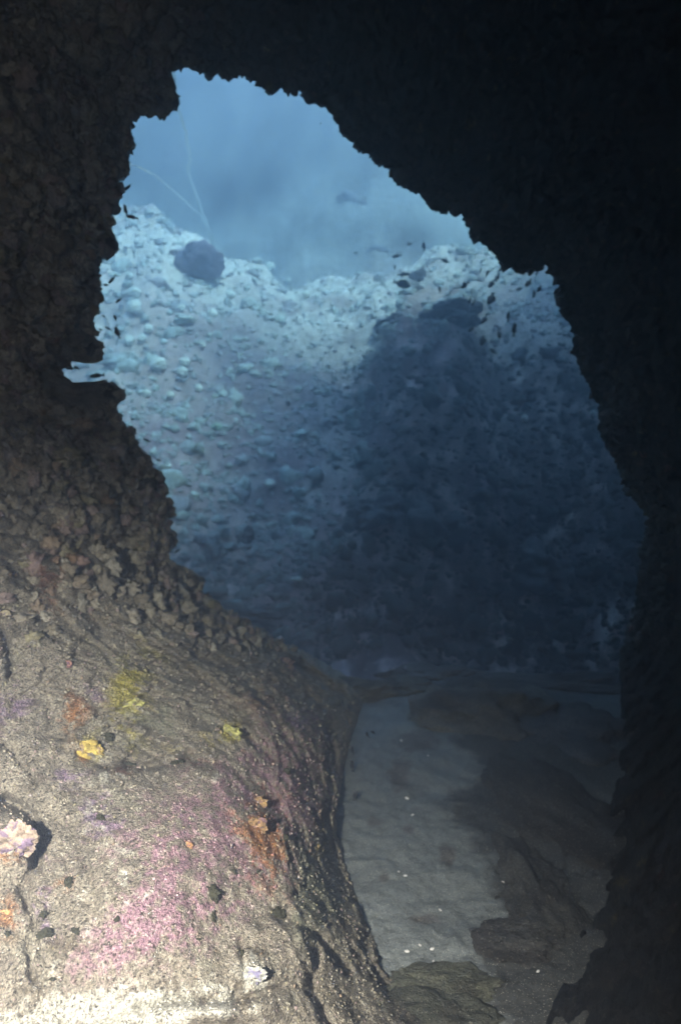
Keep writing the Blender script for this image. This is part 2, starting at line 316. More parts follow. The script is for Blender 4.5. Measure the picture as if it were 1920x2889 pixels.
redm = blob(q, 200, 1640, 30, 40) + blob(q, 290, 1770, 40, 20) + blob(q, 430, 1750, 40, 25) + blob(q, 110, 1340, 60, 60) + .6 * blob(q, 610, 1620, 120, 80) + .5 * blob(q, 780, 2150, 40, 60)
c0 = mixc(c0, (0.20, 0.06, 0.04), sstep(.0, .5, g1 + redm - .55 + .7 * g5) * np.clip(redm, 0, 1) * .8)
pale_glare = 1.2 * blob(q, 240, 2325, 290, 48, -.14) + .9 * blob(q, 585, 2245, 34, 30) + .6 * blob(q, 450, 2330, 200, 20) + .8 * blob(q, 20, 1930, 40, 50) + .35 * blob(q, 250, 1950, 90, 200)
c0 = mixc(c0, (0.80, 0.77, 0.70), sstep(.05, .5, g4 * .6 + .3 * g2 + pale_glare - .35) * .9)          # pale patches; the flash's burnt-out band is painted white
grn = blob(q, 700, 2040, 50, 160) + blob(q, 390, 1660, 120, 60) + blob(q, 750, 2090, 60, 60) + .6 * blob(q, 900, 2300, 90, 60)
c0 = mixc(c0, (0.22, 0.24, 0.18), sstep(0, .6, g1 + grn - .5) * np.clip(grn, 0, 1) * .7)
# unlit walls and roof: their darkness is painted into the rock colour
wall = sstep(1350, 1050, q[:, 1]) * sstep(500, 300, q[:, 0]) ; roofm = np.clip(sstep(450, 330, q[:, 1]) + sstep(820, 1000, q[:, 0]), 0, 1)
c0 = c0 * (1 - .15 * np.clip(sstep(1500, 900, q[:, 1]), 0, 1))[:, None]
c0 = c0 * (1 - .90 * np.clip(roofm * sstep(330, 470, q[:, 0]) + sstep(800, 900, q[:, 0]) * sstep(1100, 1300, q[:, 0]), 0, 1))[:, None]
c0 = mixc(c0, (0.30, 0.24, 0.06), sstep(.55, .95, g3) * upper * .6)
c0 = mixc(c0, (0.22, 0.06, 0.05), sstep(.6, .95, -g3) * upper * .5)
c0 = np.clip(c0, .012, .85)

c0 = c0 * (1 - .6 * sstep(1180, 1280, q[:, 0]) * sstep(1300, 1600, q[:, 1]))[:, None]  # lower right wall darkened again: shade painted into its colour
c0 = np.clip(c0, .006, .85)
# wrap: the lip turns away behind the outline and becomes the outer cliff face
wr = []; wrc = []
base_rim = depth0(rim_d)*np.exp(np.clip(dd[:N],-.3,.3))
below = sstep(1560, 1620, rim[:, 1])                                # where the rock dives under the sand
for off, dz in [(1.5, .05), (5, .14), (12, .28), (26, .5), (50, .7)]:
    pq = rim_d + nrm * off
    wr.append(ray(pq[:, 0], pq[:, 1], base_rim + dz * (1 - .3 * below))); wrc.append(c0[:N] * .8)
# cliff target
HS = lambda x, Y: None
V_wrap = np.array(wr)

# ------------------------------------------------------------------ reef slope beyond
def reef_h(x, Y):
    x = np.asarray(x, float); Y = np.asarray(Y, float)
    xc = x / np.maximum(Y, 1) * 20
    zc = np.interp(xc, [-14, -7.2, -5.6, -3.7, -2.4, -0.8, .9, 2.4, 3.9, 5.4, 7.5, 14], [11.2, 10.9, 10.5, 9.3, 9.0, 9.3, 9.7, 10.1, 10.5, 10.9, 11.4, 12])
    yb = 10.2 + .8 * np.sin(x * .5) + .12 * np.maximum(-x, 0)
    t = (Y - yb) / (20.5 - yb)
    ramp = -1.4 + (zc + 1.4) * (0.5 * (t + np.sqrt(t * t + .004)))
    past = np.maximum(Y - 20.5, 0)
    h = np.minimum(ramp, zc + .10 * past)
    h = h - .12 * np.exp(-((Y - 20.5) / 1.5) ** 2)
    far = (Y - 24.5 + 1.2 * np.sin(x * .33 + 1)) * 2.3 + 9
    k = 0.8; m_ = np.maximum(h, far)
    h = m_ + np.log(np.exp((h - m_) / k) + np.exp((far - m_) / k)) * k
    return np.minimum(h, 24)
def reef_full(x, Y):
    p = np.stack([x, Y, 0 * x], -1)
    h = reef_h(x, Y)
    amp = sstep(7.5, 11, Y)
    h = h + amp * (0.9 * fbm(p, .22, 4, 61) + .30 * fbm(p, .9, 3, 62)) + .09 * amp * (0.5 - worley(p, 1.6, 63)) + .045 * amp * (.5 - worley(p, 4.0, 64)) + .05 * fbm(p, 5, 3, 65)
    # gully: darker mass on the right of the slope
    cxm = .135 * Y + .35 * fbm(p, .5, 3, 66)
    h = h + 1.7 * sstep(1.55, .5, np.abs(x - cxm)) * sstep(11.5, 14, Y) * sstep(17.8, 16.4, Y) * (1 + .35 * fbm(p, .7, 3, 67))
    h = h + .35 * amp * (ridged(p, .55, 3, 68) - .4) - .8 * np.exp(-((x + 1.2) / 1.4) ** 2 - ((Y - 12.5) / 2.5) ** 2)
    return h
def reef_hit(px, py):
    Y = np.linspace(8.5, 60, 4000)
    p = ray(px, py, Y) if False else np.stack([(px - 784) / F * Y, Y, CAMZ + (1180 - py) / F * Y], -1)
    h = reef_full(p[:, 0], p[:, 1]); k = np.argmax(p[:, 2] < h)
    if k == 0: k = len(Y) - 1
    return Vector([float(v) for v in p[k]])

ys = np.concatenate([np.arange(7.6, 24, .07), np.arange(24, 50, .16)])
ts = np.linspace(-1.35, 1.35, 560)
xx = (ts[None, :] * (ys[:, None] * .62 + 3)); yy = ys[:, None] + 0 * xx
xf, yf = xx.ravel(), yy.ravel()
zf = reef_full(xf, yf)
pf = np.stack([xf, yf, zf], -1)
r1 = fbm(pf, .8, 5, 71, .6); r2 = fbm(pf, 2.6, 4, 72, .6); r3 = fbm(pf, .35, 3, 73)
cr = np.tile(np.array([.43, .33, .325]), (len(pf), 1)) * (1 + .22 * r2 + .2 * r1)[:, None]
cr = mixc(cr, (.12, .09, .11), sstep(.1, .8, r1) * .45)
cr = mixc(cr, (.20, .13, .17), sstep(.1, .5, r3) * .6)
cr = mixc(cr, (.62, .54, .53), sstep(.3, .7, -r1) * .6)
# dark violet mass and mid slope; shade painted into the colour low right
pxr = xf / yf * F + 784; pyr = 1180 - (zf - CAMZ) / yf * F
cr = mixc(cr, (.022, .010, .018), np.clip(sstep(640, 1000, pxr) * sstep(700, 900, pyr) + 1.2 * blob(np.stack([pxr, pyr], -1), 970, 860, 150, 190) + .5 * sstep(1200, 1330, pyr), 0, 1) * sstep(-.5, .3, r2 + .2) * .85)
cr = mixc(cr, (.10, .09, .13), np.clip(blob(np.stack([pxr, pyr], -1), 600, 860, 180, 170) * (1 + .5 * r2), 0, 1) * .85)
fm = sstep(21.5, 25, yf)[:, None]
cr = cr * (1 - fm) * 1.3 + fm * ((np.array([.12, .13, .155]) + .30 * sstep(17, 9.5, zf)[:, None]) * (1 + .9 * fbm(pf, .28, 4, 78) + .3 * r1)[:, None])  # far hill paler towards its foot: misty glow painted in
cr = mixc(cr, (.86, .84, .82), sstep(15.5, 19, yf) * sstep(23.5, 21, yf) * sstep(-1.2, .1, -r1) * .75)  # sunlight painted in: crest mixed towards white
cr = np.clip(cr, .02, .8)
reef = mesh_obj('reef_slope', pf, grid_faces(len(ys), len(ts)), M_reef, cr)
tag(reef, 'pale sunlit reef slope rising beyond the cave mouth', None, None, 'structure')

# ------------------------------------------------------------------ cliff whose top casts the big shadow
EDGE = [(60,1450),(250,1380),(400,1220),(520,1060),(600,950),(680,870),(750,820),(830,785),(900,765),(970,745),(1060,735),(1110,690),(1160,630),(1300,580),(1450,550)]
def YPx(x): return np.interp(x, [-3, -1, 1, 3, 8], [6.0, 6.1, 6.6, 7.3, 7.9])
top = []
for (a, b) in EDGE:
    h = reef_hit(a, b); xw = h.x
    for _ in range(12):
        k = (h.y - YPx(xw)) / (-SUN.y); xw = h.x + SUN.x * k
    top.append((xw, h.z + SUN.z * k))
top.sort(); top = np.array(top)
tx = np.concatenate([[-60, top[0, 0] - 8], top[:, 0], [top[-1, 0] + 6, 60]]); tz = np.concatenate([[top[0, 1]] * 2, top[:, 1], [top[-1, 1] + 1] * 2])
tz = np.clip(tz, CAMZ + .70 * YPx(tx) + .1, 25.5)
last = V_wrap[-1]
cxz = np.array([0.6, 2.2])
dirx = last[:, [0, 2]] - cxz; ang = np.arctan2(dirx[:, 1], dirx[:, 0])
tgt = []
for i in range(N):
    d_ = dirx[i] / np.linalg.norm(dirx[i]); r = 1.0
    rs = np.linspace(1, 60, 400); xs_ = cxz[0] + d_[0] * rs; zs_ = cxz[1] + d_[1] * rs
    ok = (np.abs(xs_) > 30) | (zs_ > np.interp(xs_, tx, tz)) | (zs_ < -3.0)
    k = np.argmax(ok) if ok.any() else 399
    tgt.append((xs_[k], zs_[k]))
tgt = np.array(tgt)
outr = []
for w in [.03, .07, .12, .18, .25, .33, .42, .52, .63, .75, .88, 1.0]:
    xz = last[:, [0, 2]] * (1 - w) + tgt * w
    y = last[:, 1] * (1 - min(1, w * 3)) + np.maximum(YPx(xz[:, 0]), last[:, 1] * .97) * min(1, w * 3)
    p3 = np.stack([xz[:, 0], y, xz[:, 1]], -1)
    p3[:, 1] += .35 * fbm(p3, .5, 4, 81)
    outr.append(p3)
e = outr[-1].copy(); e[:, 1] = 2.0; outr.append(e)
e = outr[-1].copy(); e[:, 1] = -5.0; outr.append(e)
outr = np.array(outr)[::-1]; V_w = np.concatenate([outr, V_wrap[::-1]], 0)
nW = len(V_w)
inn = V_in.reshape(R, N, 3)
backs = []
lastin = inn[-1]
for yb_, sc_ in [(-.3, 1.0), (-1.5, .95), (-3.2, .8), (-4.2, .3)]:
    b_ = lastin.copy(); b_[:, 1] = yb_; b_[:, 0] *= sc_; b_[:, 2] = CAMZ + (b_[:, 2] - CAMZ) * sc_; backs.append(b_)
b_ = lastin * 0; b_[:, 1] = -4.4; b_[:, 2] = CAMZ; backs.append(b_)
ALL = np.concatenate([V_w, inn, np.array(backs)], 0)              # rings x N x 3
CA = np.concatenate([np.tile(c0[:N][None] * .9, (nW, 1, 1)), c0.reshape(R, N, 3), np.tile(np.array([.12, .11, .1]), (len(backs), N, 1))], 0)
def near_idx(a): return int(np.argmin(np.hypot(rim[:, 0] - a[0], rim[:, 1] - a[1])))
iA = near_idx((375, 155)); iB = near_idx((1095, 3800)); iC = near_idx((150, 858))
def strip(i0, i1):
    if i1 <= i0: i1 += N
    return np.arange(i0, i1 + 1) % N
def rock_part(name, idx, label, mat=M_rock):
    v = ALL[:, idx].reshape(-1, 3); c = CA[:, idx].reshape(-1, 3)
    o = mesh_obj(name, v, grid_faces(ALL.shape[0], len(idx)), mat, c)
    tag(o, label, None, None, 'structure'); return o
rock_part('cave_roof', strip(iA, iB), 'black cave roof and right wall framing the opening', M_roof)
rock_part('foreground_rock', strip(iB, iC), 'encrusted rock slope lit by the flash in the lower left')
rock_part('cave_wall', strip(iC, iA), 'dark lumpy left wall of the cave')
VIS = (q[:, 0] > -60) & (q[:, 0] < 1640) & (q[:, 1] > -60) & (q[:, 1] < 2440)
qv = q[VIS]; Vv = V_in[VIS]
def rock_at(px, py):
    k = np.argmin((qv[:, 0] - px) ** 2 + (qv[:, 1] - py) ** 2); return Vector([float(t) for t in Vv[k]])

# ------------------------------------------------------------------ sandy gully floor and seabed
rows = np.concatenate([np.linspace(4600, 2500, 60), np.arange(2500, 1530, -3.6)])
Yr = 2461.0 / (rows - 1180)
cols = np.arange(560, 1800, 4.0)
X = (cols[None] - 784) / F * Yr[:, None]; Yg = Yr[:, None] + 0 * X
xs, ysd = X.ravel(), Yg.ravel(); ps = np.stack([xs, ysd, 0 * xs], -1)
def sand_z(x, y):
    p = np.stack([x, y, 0 * x], -1)
    z = .035 * fbm(p, 1.2, 3, 91) + .012 * fbm(p, 6, 4, 92) + .004 * fbm(p, 26, 3, 93)
    z = z - .9 * sstep(6.3, 7.3, y + .25 * fbm(p, 1.5, 2, 94)) - .8 * sstep(7.2, 8.5, y)
    return z
zs = sand_z(xs, ysd)
csd = np.tile(np.array([.22, .235, .245]), (len(xs), 1)) * (1 + .10 * fbm(ps, 5, 4, 95) + .08 * fbm(ps, 20, 3, 96))[:, None]
sq = np.stack([xs / ysd * F + 784, 1180 + CAMZ / ysd * F], -1)
for x, y, rx, ry in [(920,1790,30,45),(885,2018,16,16),(1030,1965,22,28),(860,1895,20,12),(960,1710,60,30),(940,1910,16,16),(975,2110,40,12)]:
    csd = mixc(csd, (.13, .11, .10), sstep(.3, .7, blob(sq, x, y, rx, ry) + .25 * fbm(ps, 22, 3, 97)) * .75)
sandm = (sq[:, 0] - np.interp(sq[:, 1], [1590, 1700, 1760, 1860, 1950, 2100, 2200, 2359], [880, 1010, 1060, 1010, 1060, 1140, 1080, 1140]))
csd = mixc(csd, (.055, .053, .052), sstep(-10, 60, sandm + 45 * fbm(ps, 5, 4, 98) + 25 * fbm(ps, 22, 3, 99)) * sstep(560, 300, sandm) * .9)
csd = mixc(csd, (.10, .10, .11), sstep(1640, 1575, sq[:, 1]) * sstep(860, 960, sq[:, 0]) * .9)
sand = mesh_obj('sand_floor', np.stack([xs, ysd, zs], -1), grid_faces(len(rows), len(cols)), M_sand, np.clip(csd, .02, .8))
tag(sand, 'grey sandy floor of the gully', None, None, 'structure')
gy = np.concatenate([np.arange(7.0, 14, .12), np.arange(14, 60, 1.5)]); gx = np.linspace(-45, 45, 400)
GX, GY = np.meshgrid(gx, gy); pg = np.stack([GX.ravel(), GY.ravel(), 0 * GX.ravel()], -1)
gz = -1.75 + .25 * fbm(pg, .7, 4, 101)
seabed = mesh_obj('seabed', np.stack([pg[:, 0], pg[:, 1], gz], -1), grid_faces(len(gy), len(gx)), M_reef, np.tile(np.array([.22, .21, .19]), (len(pg), 1)))
tag(seabed, 'dim seabed beyond the sill', None, None, 'structure')

# ------------------------------------------------------------------ lumps: displaced spheres used for boulders and corals
def icos(sub):
    import bmesh
    bm = bmesh.new(); bmesh.ops.create_icosphere(bm, subdivisions=sub, radius=1)
    v = np.array([x.co[:] for x in bm.verts]); f = np.array([[l.index for l in fc.verts] for fc in bm.faces]); bm.free()
    return v, f
ICO = {s: icos(s) for s in (1, 2, 3, 4, 5, 6)}
def lump(name, loc, size, mat, color, sub=4, amp=.2, fs=1.4, seed=0, rot=(0, 0, 0), vary=.25, lobes=0, parent=None, col2=None):
    v, f = ICO[sub]; v = v.copy()
    r = 1 + amp * fbm(v + seed * 3.7, fs, 4, seed)
    if lobes: r = r + lobes * (.5 - worley(v + seed, 2.6, seed))
    p = v * r[:, None] * np.array(size)
    M = np.array(Matrix.Identity(3)) if rot == (0, 0, 0) else np.array((Matrix.Rotation(rot[2], 3, 'Z') @ Matrix.Rotation(rot[1], 3, 'Y') @ Matrix.Rotation(rot[0], 3, 'X')))
    p = p @ M.T
    c = np.tile(np.array(color), (len(v), 1)) * (1 + vary * fbm(v + seed, 3, 4, seed + 1))[:, None]
    if col2 is not None: c = mixc(c, col2, sstep(.1, .5, fbm(v + seed, 2.5, 4, seed + 7)) * .8)
    o = mesh_obj(name, p, f, mat, np.clip(c, .01, .85), parent); o.location = loc
    return o

# rocks lying in and along the sandy gully
def fpt(px, py, up=0.0):
    Y = 2461.0 / (py - 1180); return P(px, py, Y) + Vector((0, 0, up))
OUT = [
 ('sand_boulder', (1105, 1640), (.62, .62, .26), (.15, .15, .148), 'low grey speckled boulder at the far end of the sand', 'boulder', -.08),
 ('ledge_rock', (830, 1600), (.36, .22, .12), (.13, .12, .10), 'flat brown ledge rock overhanging the top of the sand', 'rock', .0),
 ('ledge_rock', (925, 1590), (.28, .24, .08), (.12, .12, .11), 'dark slab at the head of the sand, beside the grey boulder', 'rock', .02),
 ('dark_outcrop', (1285, 1850), (.42, .80, .13), (.075, .07, .068), 'broad dark brown outcrop rising from the right side of the sand', 'rock outcrop', -.08),
 ('dark_outcrop', (1330, 1690), (.48, .7, .15), (.11, .11, .12), 'dim bluish outcrop behind the brown one', 'rock outcrop', -.07),
 ('dark_outcrop', (1230, 2050), (.18, .46, .09), (.09, .085, .08), 'low dark rock tongue in front of the brown outcrop', 'rock', -.05),
 ('dark_outcrop', (1190, 2165), (.17, .13, .05), (.095, .09, .088), 'small stepped rock at the edge of the right wall', 'rock', -.01),
 ('greenish_rock', (1035, 2262), (.20, .08, .035), (.13, .13, .10), 'low greenish rock crossing the sand near the bottom', 'rock', -.01),
 ('greenish_rock', (985, 2345), (.22, .12, .07), (.10, .10, .08), 'mossy rock tucked against the lit slope at the bottom', 'rock', -.03),
 ('sill_rock', (1260, 1572), (.9, .3, .10), (.13, .13, .14), 'long dim rock on the sill below the dark water', 'rock', -.03),
 ('sill_rock', (1010, 1555), (.5, .3, .10), (.13, .13, .14), 'short rock on the sill left of the long one', 'rock', -.03),
]
for i, (nm, pp, sz, cc, lb, ct, up) in enumerate(OUT):
    o = lump(nm, fpt(pp[0], pp[1], up), sz, M_outcrop, cc, sub=6, amp=.34, fs=1.8, seed=200 + i, vary=.4, col2=(cc[0] * .55, cc[1] * .5, cc[2] * .5), lobes=.10)
    tag(o, lb, ct)
# shell fragments on the sand
M_shell = speckle_mat('shell', color=(.75, .72, .74), vcol=False, fine=60, amp=.2, bump=.3)
SH = [((937,2185),.010,'lilac white shell chip on the sand, lower of the pair by the wall foot'),((967,2175),.009,'pale shell chip right beside the lilac one'),((1013,2088),.009,'bright upright shell splinter in the middle of the sand'),((994,2178),.011,'thin curved white shell fragment right of the two chips'),((998,2205),.008,'tiny broken shell below the curved fragment'),((924,1705),.012,'white shell dot near the head of the sand'),((933,2013),.010,'curved pale shell beside the round dark stain'),((918,2004),.008,'small curled shell above the round stain'),((1158,2027),.008,'white chip on the dark outcrop edge'),((1238,2236),.007,'lone white chip near the right wall'),((985,1745),.010,'white grain cluster piece high on the sand'),((937,1840),.012,'pale flake in the brown debris patch'),((950,1880),.010,'bent white flake below the debris patch'),((1258,2133),.008,'faint chip at the foot of the right wall')]
for i, (pp, r, lb) in enumerate(SH):
    v, f = ICO[2]; p = v * np.array([r * 1.0, r * .7, r * .4]); p *= rng.uniform(.75, 1.2, (len(v), 1))
    o = mesh_obj('shell_fragment', p, f, M_shell); o.location = fpt(pp[0], pp[1], .035); o.rotation_euler = (.3 * (i % 3), .4 * (i % 2), i * 1.1)
    z = sand_z(np.array([o.location.x]), np.array([o.location.y]))[0]; o.location.z = float(z) + r * .2
    tag(o, lb, 'shell', 'shell fragments on the sand')

# turf, tufts and knobbly crusts nobody could count
def clumps(name, label, mask, count, rlo, rhi, sub, seed, dark, sink=.35):
    g = np.random.default_rng(seed); ids = g.choice(np.nonzero(mask)[0], count)
    bv, bf = ICO[sub]; P0 = V_in[ids]; C0 = c0[ids]; dep = P0[:, 1]
    rr = np.exp(g.uniform(math.log(rlo), math.log(rhi), count)) * dep / F
    palc = np.array([(.55, .50, .42), (.30, .25, .19), (.12, .10, .08), (.42, .24, .32), (.36, .33, .12), (.62, .60, .55), (.38, .20, .10), (.28, .22, .30)])
    pc = palc[g.choice(8, count, p=[.26, .24, .18, .10, .06, .08, .04, .04])]
    cc = C0 * .68 + pc * .32
    cc = np.minimum(cc, C0 * 2.6 + .02) * dark
    jit = np.clip(g.normal(1, .28, (count, len(bv), 1)), .45, 1.6)
    sc3 = g.uniform(.6, 1.25, (count, 1, 3))
    back = P0 + np.stack([0 * dep, sink * rr, 0 * dep], -1)
    vv = bv[None] * jit * sc3 * rr[:, None, None] + back[:, None]
    ff = bf[None] + (np.arange(count) * len(bv))[:, None, None]
    o = mesh_obj(name, vv.reshape(-1, 3), ff.reshape(-1, 3), M_corky, np.clip(np.repeat(cc, len(bv), 0), .006, .8))
    return tag(o, label, None, None, 'stuff')
M_corky = speckle_mat('crust_coral', fine=50, amp=.4, bump=.9, bscale=40, bdist=.015)
inframe = (np.hypot(q[:, 0] - 175, q[:, 1] - 858) > 95) & (q[:, 0] > -20) & (q[:, 0] < 1590) & (q[:, 1] > -20) & (q[:, 1] < 2380)
clumps('rock_turf', 'fine turf and grit encrusting the lit rock', inframe & (leftlow > .5) & (S > 8), 12000, 1.1, 3.8, 1, 11, .92)
clumps('rim_crust', 'knobbly coral crust along the edges of the cave mouth', inframe & (q[:, 1] < 1500) & (S > 6) & (S < 20 + 130 * rng.random(len(q)) ** 2), 3600, 4, 15, 2, 12, .8)
clumps('wall_crust', 'lumpy coral crust over the cave walls', inframe & (q[:, 1] < 1080 + 420 * rng.random(len(q)) ** 2) & (q[:, 0] < 520) & (S > 60), 3000, 6, 26, 3, 13, .8, .75)

# ------------------------------------------------------------------ life on the near rock
M_dark = speckle_mat('dark_sponge', fine=60, amp=.4, bump=.8, bscale=50, bdist=.01)
M_corky = speckle_mat('crust_coral', fine=50, amp=.4, bump=.9, bscale=40, bdist=.015)
DS = [((245,1698),15,'dark olive sponge beside the yellow crust'),((300,1765),12,'dark sponge at the left end of the curved ledge'),((405,1762),14,'dark sponge at the right end of the curved ledge'),((233,1888),13,'black speckled sponge on pale rock below the ledge'),((157,2040),14,'olive sponge right of the lilac streak'),((485,2060),17,'grey sponge in the middle of the pink crust'),((490,2115),10,'small black oval sponge under the grey one'),((105,2155),15,'black sponge low on the pale rock, left of its neighbour'),((176,2146),11,'small round olive sponge right of the black one'),((268,2122),8,'lone small dark sponge left of the pink crust'),((97,2106),9,'tiny dark sponge inside a lilac patch'),((640,2112),20,'dark cluster sponge beside a white spot'),((118,2255),7,'little dark sponge just above the white rock band'),((18,2152),9,'dark sponge on the orange crust at the left edge'),((655,1930),9,'dark sponge in the orange brown crust'),((540,2012),7,'pair piece of dark sponge right of the pink crust'),((592,2010),6,'small dark sponge near the greenish edge'),((458,2165),5,'tiny black sponge speck below the pink crust'),((560,2200),11,'upright dark sponge left of the white square patch'),((660,1780),9,'dark sponge on the folded violet rock')]
for i, (pp, r, lb) in enumerate(DS):
    h = rock_at(*pp); rr = r * h.y / F
    o = lump('dark_sponge', h, (rr * 1.1, rr * .45, rr * (.6 + .3 * (i % 3) / 2)), M_dark, (.035, .034, .022), sub=4, amp=.55, fs=2.4, seed=300 + i, rot=(-.5, 0, 0), lobes=.5)
    o.rotation_euler = (0, i * 1.3, 0); tag(o, lb, 'sponge', 'dark sponges dotted over the lit rock')
CRU = [((205,1735),30,(.60,.42,.03),'bright golden yellow sponge crust'),((300,1625),26,(.42,.40,.06),'lime yellow sponge crust on the upper slope'),((530,1690),22,(.40,.38,.06),'dull yellow sponge crust on the shoulder'),((435,1950),11,(.55,.24,.04),'small round orange sponge above the pink crust'),((32,1940),50,(.46,.33,.25),'peach and pink encrusted knob at the left edge'),((598,1852),16,(.42,.22,.03),'amber sponge patch near the rock shoulder'),((583,2246),24,(.60,.60,.54),'square white sponge patch near the bottom'),((590,1905),24,(.36,.18,.04),'rusty brown sponge strip on the shoulder'),((10,2120),24,(.62,.30,.08),'orange lump low on the left edge'),((335,1262),20,(.17,.15,.05),'olive coral lump under the dark corner'),((180,1212),9,(.50,.46,.14),'small lone yellow sponge on the dim wall'),((655,1535),20,(.17,.09,.07),'reddish coral knob on the crest of the slope'),((183,1000),9,(.26,.28,.04),'slim yellow green sponge on the wall near the notch'),((35,1012),32,(.15,.14,.11),'round grey brown coral head on the left wall'),((10,1420),14,(.42,.34,.20),'tan sponge at the left edge of the slope'),((155,1530),10,(.3,.1,.06),'small rust red crust above the yellow area')]
for i, (pp, r, cc, lb) in enumerate(CRU):
    cc = tuple(v * .62 + .08 for v in cc)
    h = rock_at(*pp); rr = r * h.y / F
    o = lump('crust_sponge', h + Vector((0, rr * .08, 0)), (rr, rr * .13, rr * .8), M_corky, cc, sub=5, amp=.38, fs=2.6, seed=340 + i, vary=.8, lobes=.14, col2=(cc[0] * .45, cc[1] * .4, cc[2] * .7 + .05))
    tag(o, lb, 'sponge')
# rounded coral knobs that make up the roof's edge
M_knob = speckle_mat('knob', fine=30, amp=.5, bump=.9, bscale=20, bdist=.03)
KN = [((925,408),20,'round coral knob jutting from the sloping roof edge'),((960,422),24,'broad twin coral knob right of the round one'),((1014,462),24,'blocky coral knob on the roof edge below the twin knob'),((1110,535),22,'coral knob where the roof edge steepens'),((1163,585),22,'coral knob above the right fish school'),((1202,608),22,'lowest hanging coral knob of the right roof edge'),((870,358),20,'small coral knob on the sloping roof edge'),((798,290),18,'coral knob at the bend of the roof edge'),((735,222),20,'knob under the stepped part of the roof'),((627,194),16,'pointed coral knob hanging from the top of the opening'),((680,190),15,'shallow knob right of the pointed one'),((526,172),11,'tiny hanging knob near the top left of the opening'),((1304,690),22,'knob on the right wall level with the school'),((378,222),34,'big dark coral block jutting into the opening at upper left'),((215,812),24,'square coral block above the bright notch'),((262,908),24,'rounded coral head below the bright notch'),((384,1180),20,'crusty coral head halfway down the left rim'),((388,1240),16,'small coral head under the crusty one'),((255,562),18,'pointed coral on the left rim'),((440,1340),22,'bushy coral at the foot of the left rim'),((340,1120),26,'dim coral head on the left rim above the crusty one')]
for i, (pp, r, lb) in enumerate(KN):
    h = rock_at(*pp); rr = r * h.y / F * .78
    o = lump('coral_knob', h + Vector((0, rr * .2, 0)), (rr, rr * 1.1, rr * .95), M_knob, (.06, .055, .045), sub=4, amp=.3, fs=2.2, seed=400 + i, lobes=.35)
    tag(o, lb, 'coral', 'coral knobs along the rim of the cave mouth')

# ------------------------------------------------------------------ life on the far slope
M_far = speckle_mat('far_coral', fine=7, amp=.3, bump=.5, bscale=10, bdist=.04)
PAL = [((310,713),17,'large pale round coral near the left rim','d'),((345,763),10,'round pale coral right below the large one','d'),((426,742),16,'oblong pale coral on the open left slope','o'),((312,680),14,'bright ragged coral above the large round one','d'),((330,784),10,'dim round coral under its twin','d'),((368,844),18,'big soft pale coral at the middle of the left slope','d'),((428,840),12,'oval pale coral right of the big soft one','d'),((422,862),13,'dull coral just under the oval one','d'),((420,715),9,'small round coral above the oblong one','d'),((491,727),11,'hooped pale coral at the slope centre','d'),((532,684),10,'faint round coral below the violet boulder','d'),((368,625),8,'small round coral left of the violet boulder','d'),((705,684),9,'small pale coral in the blue dip','d'),((624,619),12,'brightest white coral high on the slope','w'),((594,711),8,'thin pale plate coral in the middle of the slope','o'),((664,650),6,'small white coral right of the brightest one','w'),((470,800),6,'tiny glinting white coral on the dim slope','w'),((301,790),12,'pale coral hard against the left rim','d'),((340,912),11,'pale flat coral level with the notch','d'),((395,915),9,'pale coral right of the flat one','d'),((502,988),11,'greenish round coral on the dim slope','g'),((623,1118),11,'bright white coral alone in the shaded slope','w'),((683,1338),11,'dim leaning pale coral low in the shade','o'),((1205,968),8,'small pale coral in the dark right side','d'),((1362,957),7,'faint pale coral by the right wall','d'),((1370,920),7,'faint coral just above it by the right wall','d'),((300,640),9,'pale coral high by the left rim','d'),((500,650),9,'rounded coral under the violet boulder','d'),((460,900),9,'dim round coral on the violet part of slope','d'),((660,1085),8,'grey coral above the bright white one','d')]
for i, (pp, r, lb, t) in enumerate(PAL):
    h = reef_hit(*pp); rr = r * h.y / F
    h = h + Vector((0, -.10, .03)); cc = {'d': (.78, .78, .74), 'o': (.55, .58, .56), 'w': (.84, .84, .80), 'g': (.36, .46, .38)}[t]
    sz = (rr * (1.3 if t == 'o' else 1), rr * .8, rr * (.55 if t == 'o' else .95))
    o = lump('pale_coral', h + Vector((0, rr * .1, 0)), sz, M_far, cc, sub=4, amp=.18 if t == 'd' else .35, fs=1.6, seed=500 + i, vary=.15, lobes=.15)
    tag(o, lb, 'coral', 'pale coral heads on the far slope')
h = reef_hit(468, 625)
o = lump('violet_boulder', h + Vector((0, -.35, .12)), (.58, .5, .48), M_far, (.16, .14, .20), sub=5, amp=.30, fs=1.2, seed=561, vary=.2); tag(o, 'violet grey boulder lying on the bright slope at the foot of the white lines', 'boulder')
DK = [((1050,720),60,26,'long dark rock at the crest of the shaded slope'),((905,745),40,20,'dark rock left of the long one'),((830,480),50,56,'hazy dark rock far behind the crest'),((430,400),80,84,'hazy violet rock mass far behind the white lines'),((965,640),22,14,'dim rock on the bright crest beside the big fish'),((870,574),22,8,'low dim rock on the bright crest'),((1000,1230),90,80,'black rock mass in the deep shade'),((870,1180),70,40,'dim crag left of the black rock mass'),((1250,1330),90,70,'lowest dark rock mass on the right'),((620,1420),60,26,'dark rock behind the crest of the lit slope'),((560,1240),30,26,'dim rock low on the left of the far slope')]
for i, (pp, rx, rz, lb) in enumerate(DK):
    h = reef_hit(*pp); a, b = rx * h.y / F, rz * h.y / F
    o = lump('reef_rock', h + Vector((0, b * .5, -b * .1)), (a, max(a, b) * (.8 if pp[1] > 600 else .35), b), M_rubble, (.08, .075, .09) if pp[1] > 600 else (.17, .17, .22), sub=5, amp=.45, fs=1.6, seed=600 + i, vary=.4, lobes=.3, col2=(.14, .13, .14))
    tag(o, lb, 'rock')
